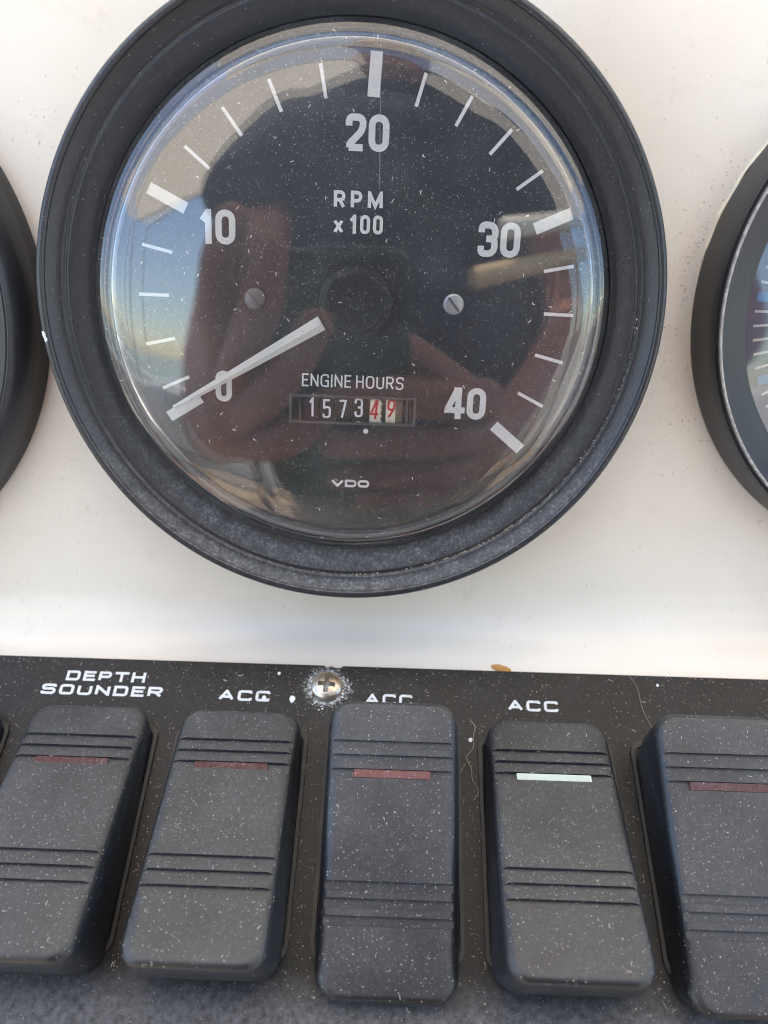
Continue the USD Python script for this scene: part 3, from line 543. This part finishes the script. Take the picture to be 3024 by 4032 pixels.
SW = [(-74.05, -14.0, 'red', 'black rocker switch almost wholly cut off at the left edge of the photo'),
      (-45.73, -14.0, 'red', 'black rocker switch under the words DEPTH SOUNDER, dark red lens, pressed in at the top'),
      (-17.41, -14.0, 'red', 'black rocker switch left of the screw, dull red lens, pressed in at the top'),
      (11.00, 12.8, 'dusty', 'black rocker switch standing up over half-hidden lettering right of the screw'),
      (39.25, -14.0, 'white', 'black rocker switch with a white lens mark'),
      (67.55, 9.0, 'red', 'black rocker switch at the right edge of the photo with a dark red lens')]
for i, (x, ang, lens, lab) in enumerate(SW):
    fr_ = T.copy(); fr_[:3, 3] = (T @ np.r_[x / 1000, (-34.95 - (0.15 if i > 2 else 0) + (0.5 if i == 3 else 0)) / 1000, 0.002, 1])[:3]
    sw = thing('rocker_switch', lab, 'switch', fr_, 'rocker switches in a row on the black panel')
    part(sw, 'frame', FRAME, frame_black, 30)
    rk = part(sw, 'rocker', tilted(RK, R_(ang), 9.4), rocker_black, 22)
    il = extrude(rrect(13.0, 1.36, 0.12).buffer(-0.03), 0.46, -0.66)
    part(sw, 'indicator_lens', tilted(moved(il, 0, 10.55, 0), R_(ang), 9.4), {'red': red_lens, 'dusty': dusty_red_lens, 'white': white_lens}[lens], False, label={'red': 'dark red lens strip', 'dusty': 'dusty red lens strip', 'white': 'white lens strip'}[lens])
    part(sw, 'dust', tilted(DUST[i % 3], R_(ang), 9.4), dust_pale, False, kind='stuff')

# ------------------------------------------------------------------ what the glass reflects: the photographer, the canopy, the cockpit
CAMM = CAM.copy()                                  # camera frame: x right, y up, z behind the lens
skin = mat('skin', {'p': ('principled_bsdf', {'base_color': (0.30, 0.135, 0.11), 'roughness': 0.5, 'subsurface_weight': 0.0})}, [])
navy = worn('navy_cotton', (0.016, 0.022, 0.050), (0.03, 0.04, 0.08), 0.9, grain=700, dust_amt=0.3, dust_scale=20.)
def balls(chains, seg=16):
    out = None
    for ch in chains:
        for (p, r), (q, s) in zip(ch[:-1], ch[1:]):
            a = m3.Manifold.sphere(r, seg).translate(tuple(p)); b = m3.Manifold.sphere(s, seg).translate(tuple(q))
            h = m3.Manifold.batch_hull([a, b]); out = h if out is None else out + h
    return out
def soft(m, length, it=12):
    t = tri(m.refine_to_length(length)); t = trimesh.Trimesh(t.vertices, t.faces, process=True); trimesh.smoothing.filter_taubin(t, iterations=it); return t
def wm(p): return np.linalg.inv(CAMM) @ np.r_[np.asarray(p, float) / 1000, 1]
def c2w(p): return (CAMM @ np.r_[np.asarray(p, float) / 1000, 1])[:3] * 1000 - np.array([55.0, 0, 0])
PY = -740.0
PF = np.eye(4); PXO = 0.055; PF[0, 3] = PXO
per = thing('person', 'person in a navy T-shirt holding up a phone, seen only reflected in the gauge glass', 'person', PF)
hipL, hipR = (-95, PY, 930), (95, PY, 930)
torso = [[((-95, PY, 950), 120), ((-120, PY + 10, 1150), 110), ((-135, PY + 10, 1350), 95), ((-60, PY, 1440), 70), ((0, PY, 1490), 62)],
         [((95, PY, 950), 120), ((120, PY + 10, 1150), 110), ((135, PY + 10, 1350), 95), ((60, PY, 1440), 70), ((0, PY, 1490), 62)],
         [((-95, PY, 950), 120), ((95, PY, 950), 120)], [((-120, PY + 10, 1150), 112), ((120, PY + 10, 1150), 112)], [((-135, PY + 10, 1350), 97), ((135, PY + 10, 1350), 97)]]
headc = [[((0, PY, 1480), 58), ((0, PY + 15, 1570), 60)], [((0, PY + 15, 1590), 72), ((0, PY + 20, 1670), 84)], [((0, PY + 50, 1600), 50), ((0, PY + 20, 1670), 84)], [((0, PY + 92, 1630), 12), ((0, PY + 90, 1655), 8)],
         [((-80, PY + 15, 1635), 16), ((-82, PY + 12, 1655), 14)], [((80, PY + 15, 1635), 16), ((82, PY + 12, 1655), 14)]]
legs = [[((s * 95, PY, 930), 98), ((s * 105, PY + 20, 500), 62), ((s * 105, PY - 10, 110), 42)] for s in (-1, 1)] + [[((s * 105, PY - 20, 50), 42), ((s * 112, PY + 150, 32), 32)] for s in (-1, 1)]
# hands hold the phone, whose back lies just behind the lens
wr_r, wr_l = c2w((78, -150, 70)), c2w((-112, -120, 70))
arms = [[((185, PY, 1400), 60), ((235, PY + 190, 1090), 44), (wr_r, 29)], [((-185, PY, 1400), 60), ((-225, PY + 190, 1090), 44), (wr_l, 29)]]
def hand(wrist, palm, tips, thumb):
    ch = [[(wrist, 27), (c2w(palm), 30)]]
    for pts in tips: ch.append([(c2w(palm), 22), (c2w(pts[0]), 10.5)] + [(c2w(q), r) for q, r in zip(pts[1:], (9.5, 8.5, 7.5))])
    ch.append([(c2w(palm), 22)] + [(c2w(q), r) for q, r in zip(thumb, (13, 11, 9))])
    return ch
hr = hand(wr_r, (58, -110, 30), [[(52, -58, 6), (34, -50, -9), (8, -46, -12), (-12, -48, -11)], [(54, -80, 4), (36, -72, -11), (6, -68, -14), (-20, -70, -12)], [(54, -102, 4), (36, -94, -11), (6, -91, -13), (-18, -94, -12)], [(54, -122, 8), (36, -116, -9), (12, -113, -11), (-4, -116, -10)]], [(44, -70, 34), (24, -50, 28), (8, -36, 24)])
LS = 14
hl = hand(wr_l, (-88 + LS, -80, 26), [[(-86 + LS, -34, 12), (-82 + LS, -12, -6), (-76 + LS, 12, -10), (-70 + LS, 26, -8)], [(-80 + LS, -46, 4), (-70 + LS, -26, -11), (-60 + LS, -2, -13), (-56 + LS, 16, -11)], [(-76 + LS, -62, 2), (-62 + LS, -46, -12), (-48 + LS, -28, -14), (-40 + LS, -14, -12)], [(-76 + LS, -84, 4), (-60 + LS, -72, -11), (-46 + LS, -60, -13), (-36 + LS, -50, -11)]], [(-72 + LS, -60, 36), (-52 + LS, -40, 30), (-36 + LS, -24, 26)])
body = soft(balls(torso + headc + legs + arms, 20), 26, 10)
hands = soft(balls(hr + hl, 18), 3.5, 8)
pb = part(per, 'body', trimesh.util.concatenate([body, hands]), skin, True)
shirt = balls([[((x, y, z), r + 11) for (x, y, z), r in c] for c in torso[:1] + torso[1:2] + torso[2:]] + [[((s * 175, PY, 1405), 74), ((s * 215, PY + 120, 1270), 66)] for s in (-1, 1)], 24)
shirt = shirt - m3.Manifold.sphere(62, 24).translate((0, PY + 25, 1545))
part(per, 'shirt', soft(shirt, 24, 12), navy, True, label='navy T-shirt')
trs = balls([[((s * 95, PY, 900), 118), ((s * 105, PY + 20, 520), 78)] for s in (-1, 1)] + [[((-95, PY, 920), 128), ((95, PY, 920), 128)]], 20)
part(per, 'shorts', soft(trs, 26, 8), plain('shorts_khaki', (0.20, 0.17, 0.13), 0.9), True)
part(per, 'hair', soft(balls([[((0, PY + 2, 1690), 84), ((0, PY - 12, 1640), 80)], [((-20, PY + 30, 1720), 60), ((20, PY + 30, 1720), 60)]], 20), 14, 6), plain('hair_brown', (0.05, 0.032, 0.02), 0.7), True)
ph = thing('phone', 'dark phone in the hands of the person, its back towards the gauges', 'phone', CAMM)
def slab(x0, x1, y0, y1, z0, z1, r, mat_, name):
    s = affinity.translate(rrect(x1 - x0, y1 - y0, r, 8), (x0 + x1) / 2, (y0 + y1) / 2); part(ph, name, extrude(s, z1 - z0, z0), mat_, 30)
slab(-57, 15, -132, 13, 2.2, 9.8, 9, plain('phone_back', (0.010, 0.055, 0.022), 0.4), 'case')
slab(-22, 12.5, -24, 11, 1.4, 2.19, 7, plain('phone_camera_plate', (0.01, 0.012, 0.011), 0.15), 'camera_plate')

can = thing('canopy', 'beige canvas canopy added out of view over the helm to shade the whole dashboard', 'canopy', np.eye(4))  # added unseen to block the sun; edges cut to let side sky in
canvas = mat('canvas_beige', {'d': ('diffuse_bsdf', {'color': (0.52, 0.47, 0.40)}), 't': ('translucent_bsdf', {'color': (0.80, 0.73, 0.61)}), 'm': ('mix_closure', {'fac': 0.62})}, [('d.BSDF', 'm.closure1'), ('t.BSDF', 'm.closure2')], surface='m.closure')
steel = plain('steel_tube', (0.55, 0.55, 0.54), 0.25, metallic=1.0)
def stretch(can, X0, X1, Y0, Y1, H):
    nx, ny = 25, 13
    gx, gy = np.meshgrid(np.linspace(X0, X1, nx), np.linspace(Y0, Y1, ny)); gz = H - 130 * (gx / 1500) ** 2 - 25 * np.sin((gy - Y0) / (Y1 - Y0) * 2 * PI) ** 2
    top_ = np.stack([gx, gy, gz], -1).reshape(-1, 3); idx = np.arange(nx * ny).reshape(ny, nx)
    qf = np.stack([idx[:-1, :-1], idx[:-1, 1:], idx[1:, 1:], idx[1:, :-1]], -1).reshape(-1, 4); tf = np.vstack([qf[:, [0, 1, 2]], qf[:, [0, 2, 3]]])
    part(can, 'cloth', trimesh.Trimesh(top_, tf, process=False), canvas, True)
    for yy in (Y0, Y1):
        xx = np.linspace(X0, X1, 30); zz = H - 130 * (xx / 1500) ** 2 - 14
        part(can, 'bow', tube(np.vstack([[(X0 - 20, yy, 900)], np.c_[xx, np.full(30, yy), zz], [(X1 + 20, yy, 900)]]), 13, 10), steel, 50)
stretch(can, -540., 1500., -600., 1300., 1990.)
can2 = thing('canopy', 'second beige canvas canopy over the stern, reflected in the upper left of the gauge glass', 'canopy', np.eye(4))
stretch(can2, -1500., 1500., -2700., -1150., 1990.)
part(can2, 'post', tube([(-620, -2450, 0), (-620, -2450, 1970)], 30, 14), plain('post_brown', (0.16, 0.11, 0.08), 0.5), 40)
rail = thing('added_rail', 'pale tan and white rails added for the light streaks reflected beside the number 30', 'rail', np.eye(4))  # rails made up to give pale streaks in the glass
part(rail, 'upper_rail', tube([(150, -520, 1190), (420, -560, 1262)], 13, 14), plain('rail_white', (0.72, 0.70, 0.64), 0.5), 40)
part(rail, 'lower_rail', tube([(112, -520, 1135), (420, -560, 1205)], 12, 14), plain('rail_tan', (0.55, 0.43, 0.27), 0.5), 40)
part(rail, 'upright', tube([(420, -560, 40), (420, -560, 1290)], 16, 14), plain('rail_white', (0.72, 0.70, 0.64), 0.5) if False else '/World/Looks/rail_white', 40)
white_hull = plain('white_hull', (0.74, 0.72, 0.68), 0.3)
teak = plain('teak_sole', (0.34, 0.26, 0.18), 0.6)
ck = thing('cockpit', 'white fibreglass cockpit behind the photographer, seen reflected in the gauge glass', 'cockpit', np.eye(4), kind='structure')
for nm, ext, pos in (('sole', (3600, 5600, 60), (0, -1400, -30)), ('side_coaming', (240, 5600, 820), (-1700, -1400, 410)), ('side_coaming', (240, 5600, 1060), (1700, -1400, 530)), ('transom', (3150, 240, 800), (0, -3500, 400))):
    hh = m3.Manifold.hull_points(np.array([(sx_ * (ext[0] / 2 - d), sy_ * (ext[1] / 2 - e), sz_ * (ext[2] / 2 - f)) for sx_ in (-1, 1) for sy_ in (-1, 1) for sz_ in (-1, 1) for d, e, f in ((0, 25, 25), (25, 0, 25), (25, 25, 0))], np.float32)).translate(pos)
    part(ck, nm, tri(hh), teak if nm == 'sole' else white_hull, 30)
wat = UsdGeom.Xform.Define(stage, '/World/water'); meta(wat.GetPrim(), 'open water round the boat', 'water', kind='structure')
part('/World/water', 'surface', trimesh.Trimesh([(-3e6, -3e6, -700), (3e6, -3e6, -700), (3e6, 3e6, -700), (-3e6, 3e6, -700)], [(0, 1, 2), (0, 2, 3)], process=False), plain('water_blue', (0.03, 0.06, 0.08), 0.15), False)
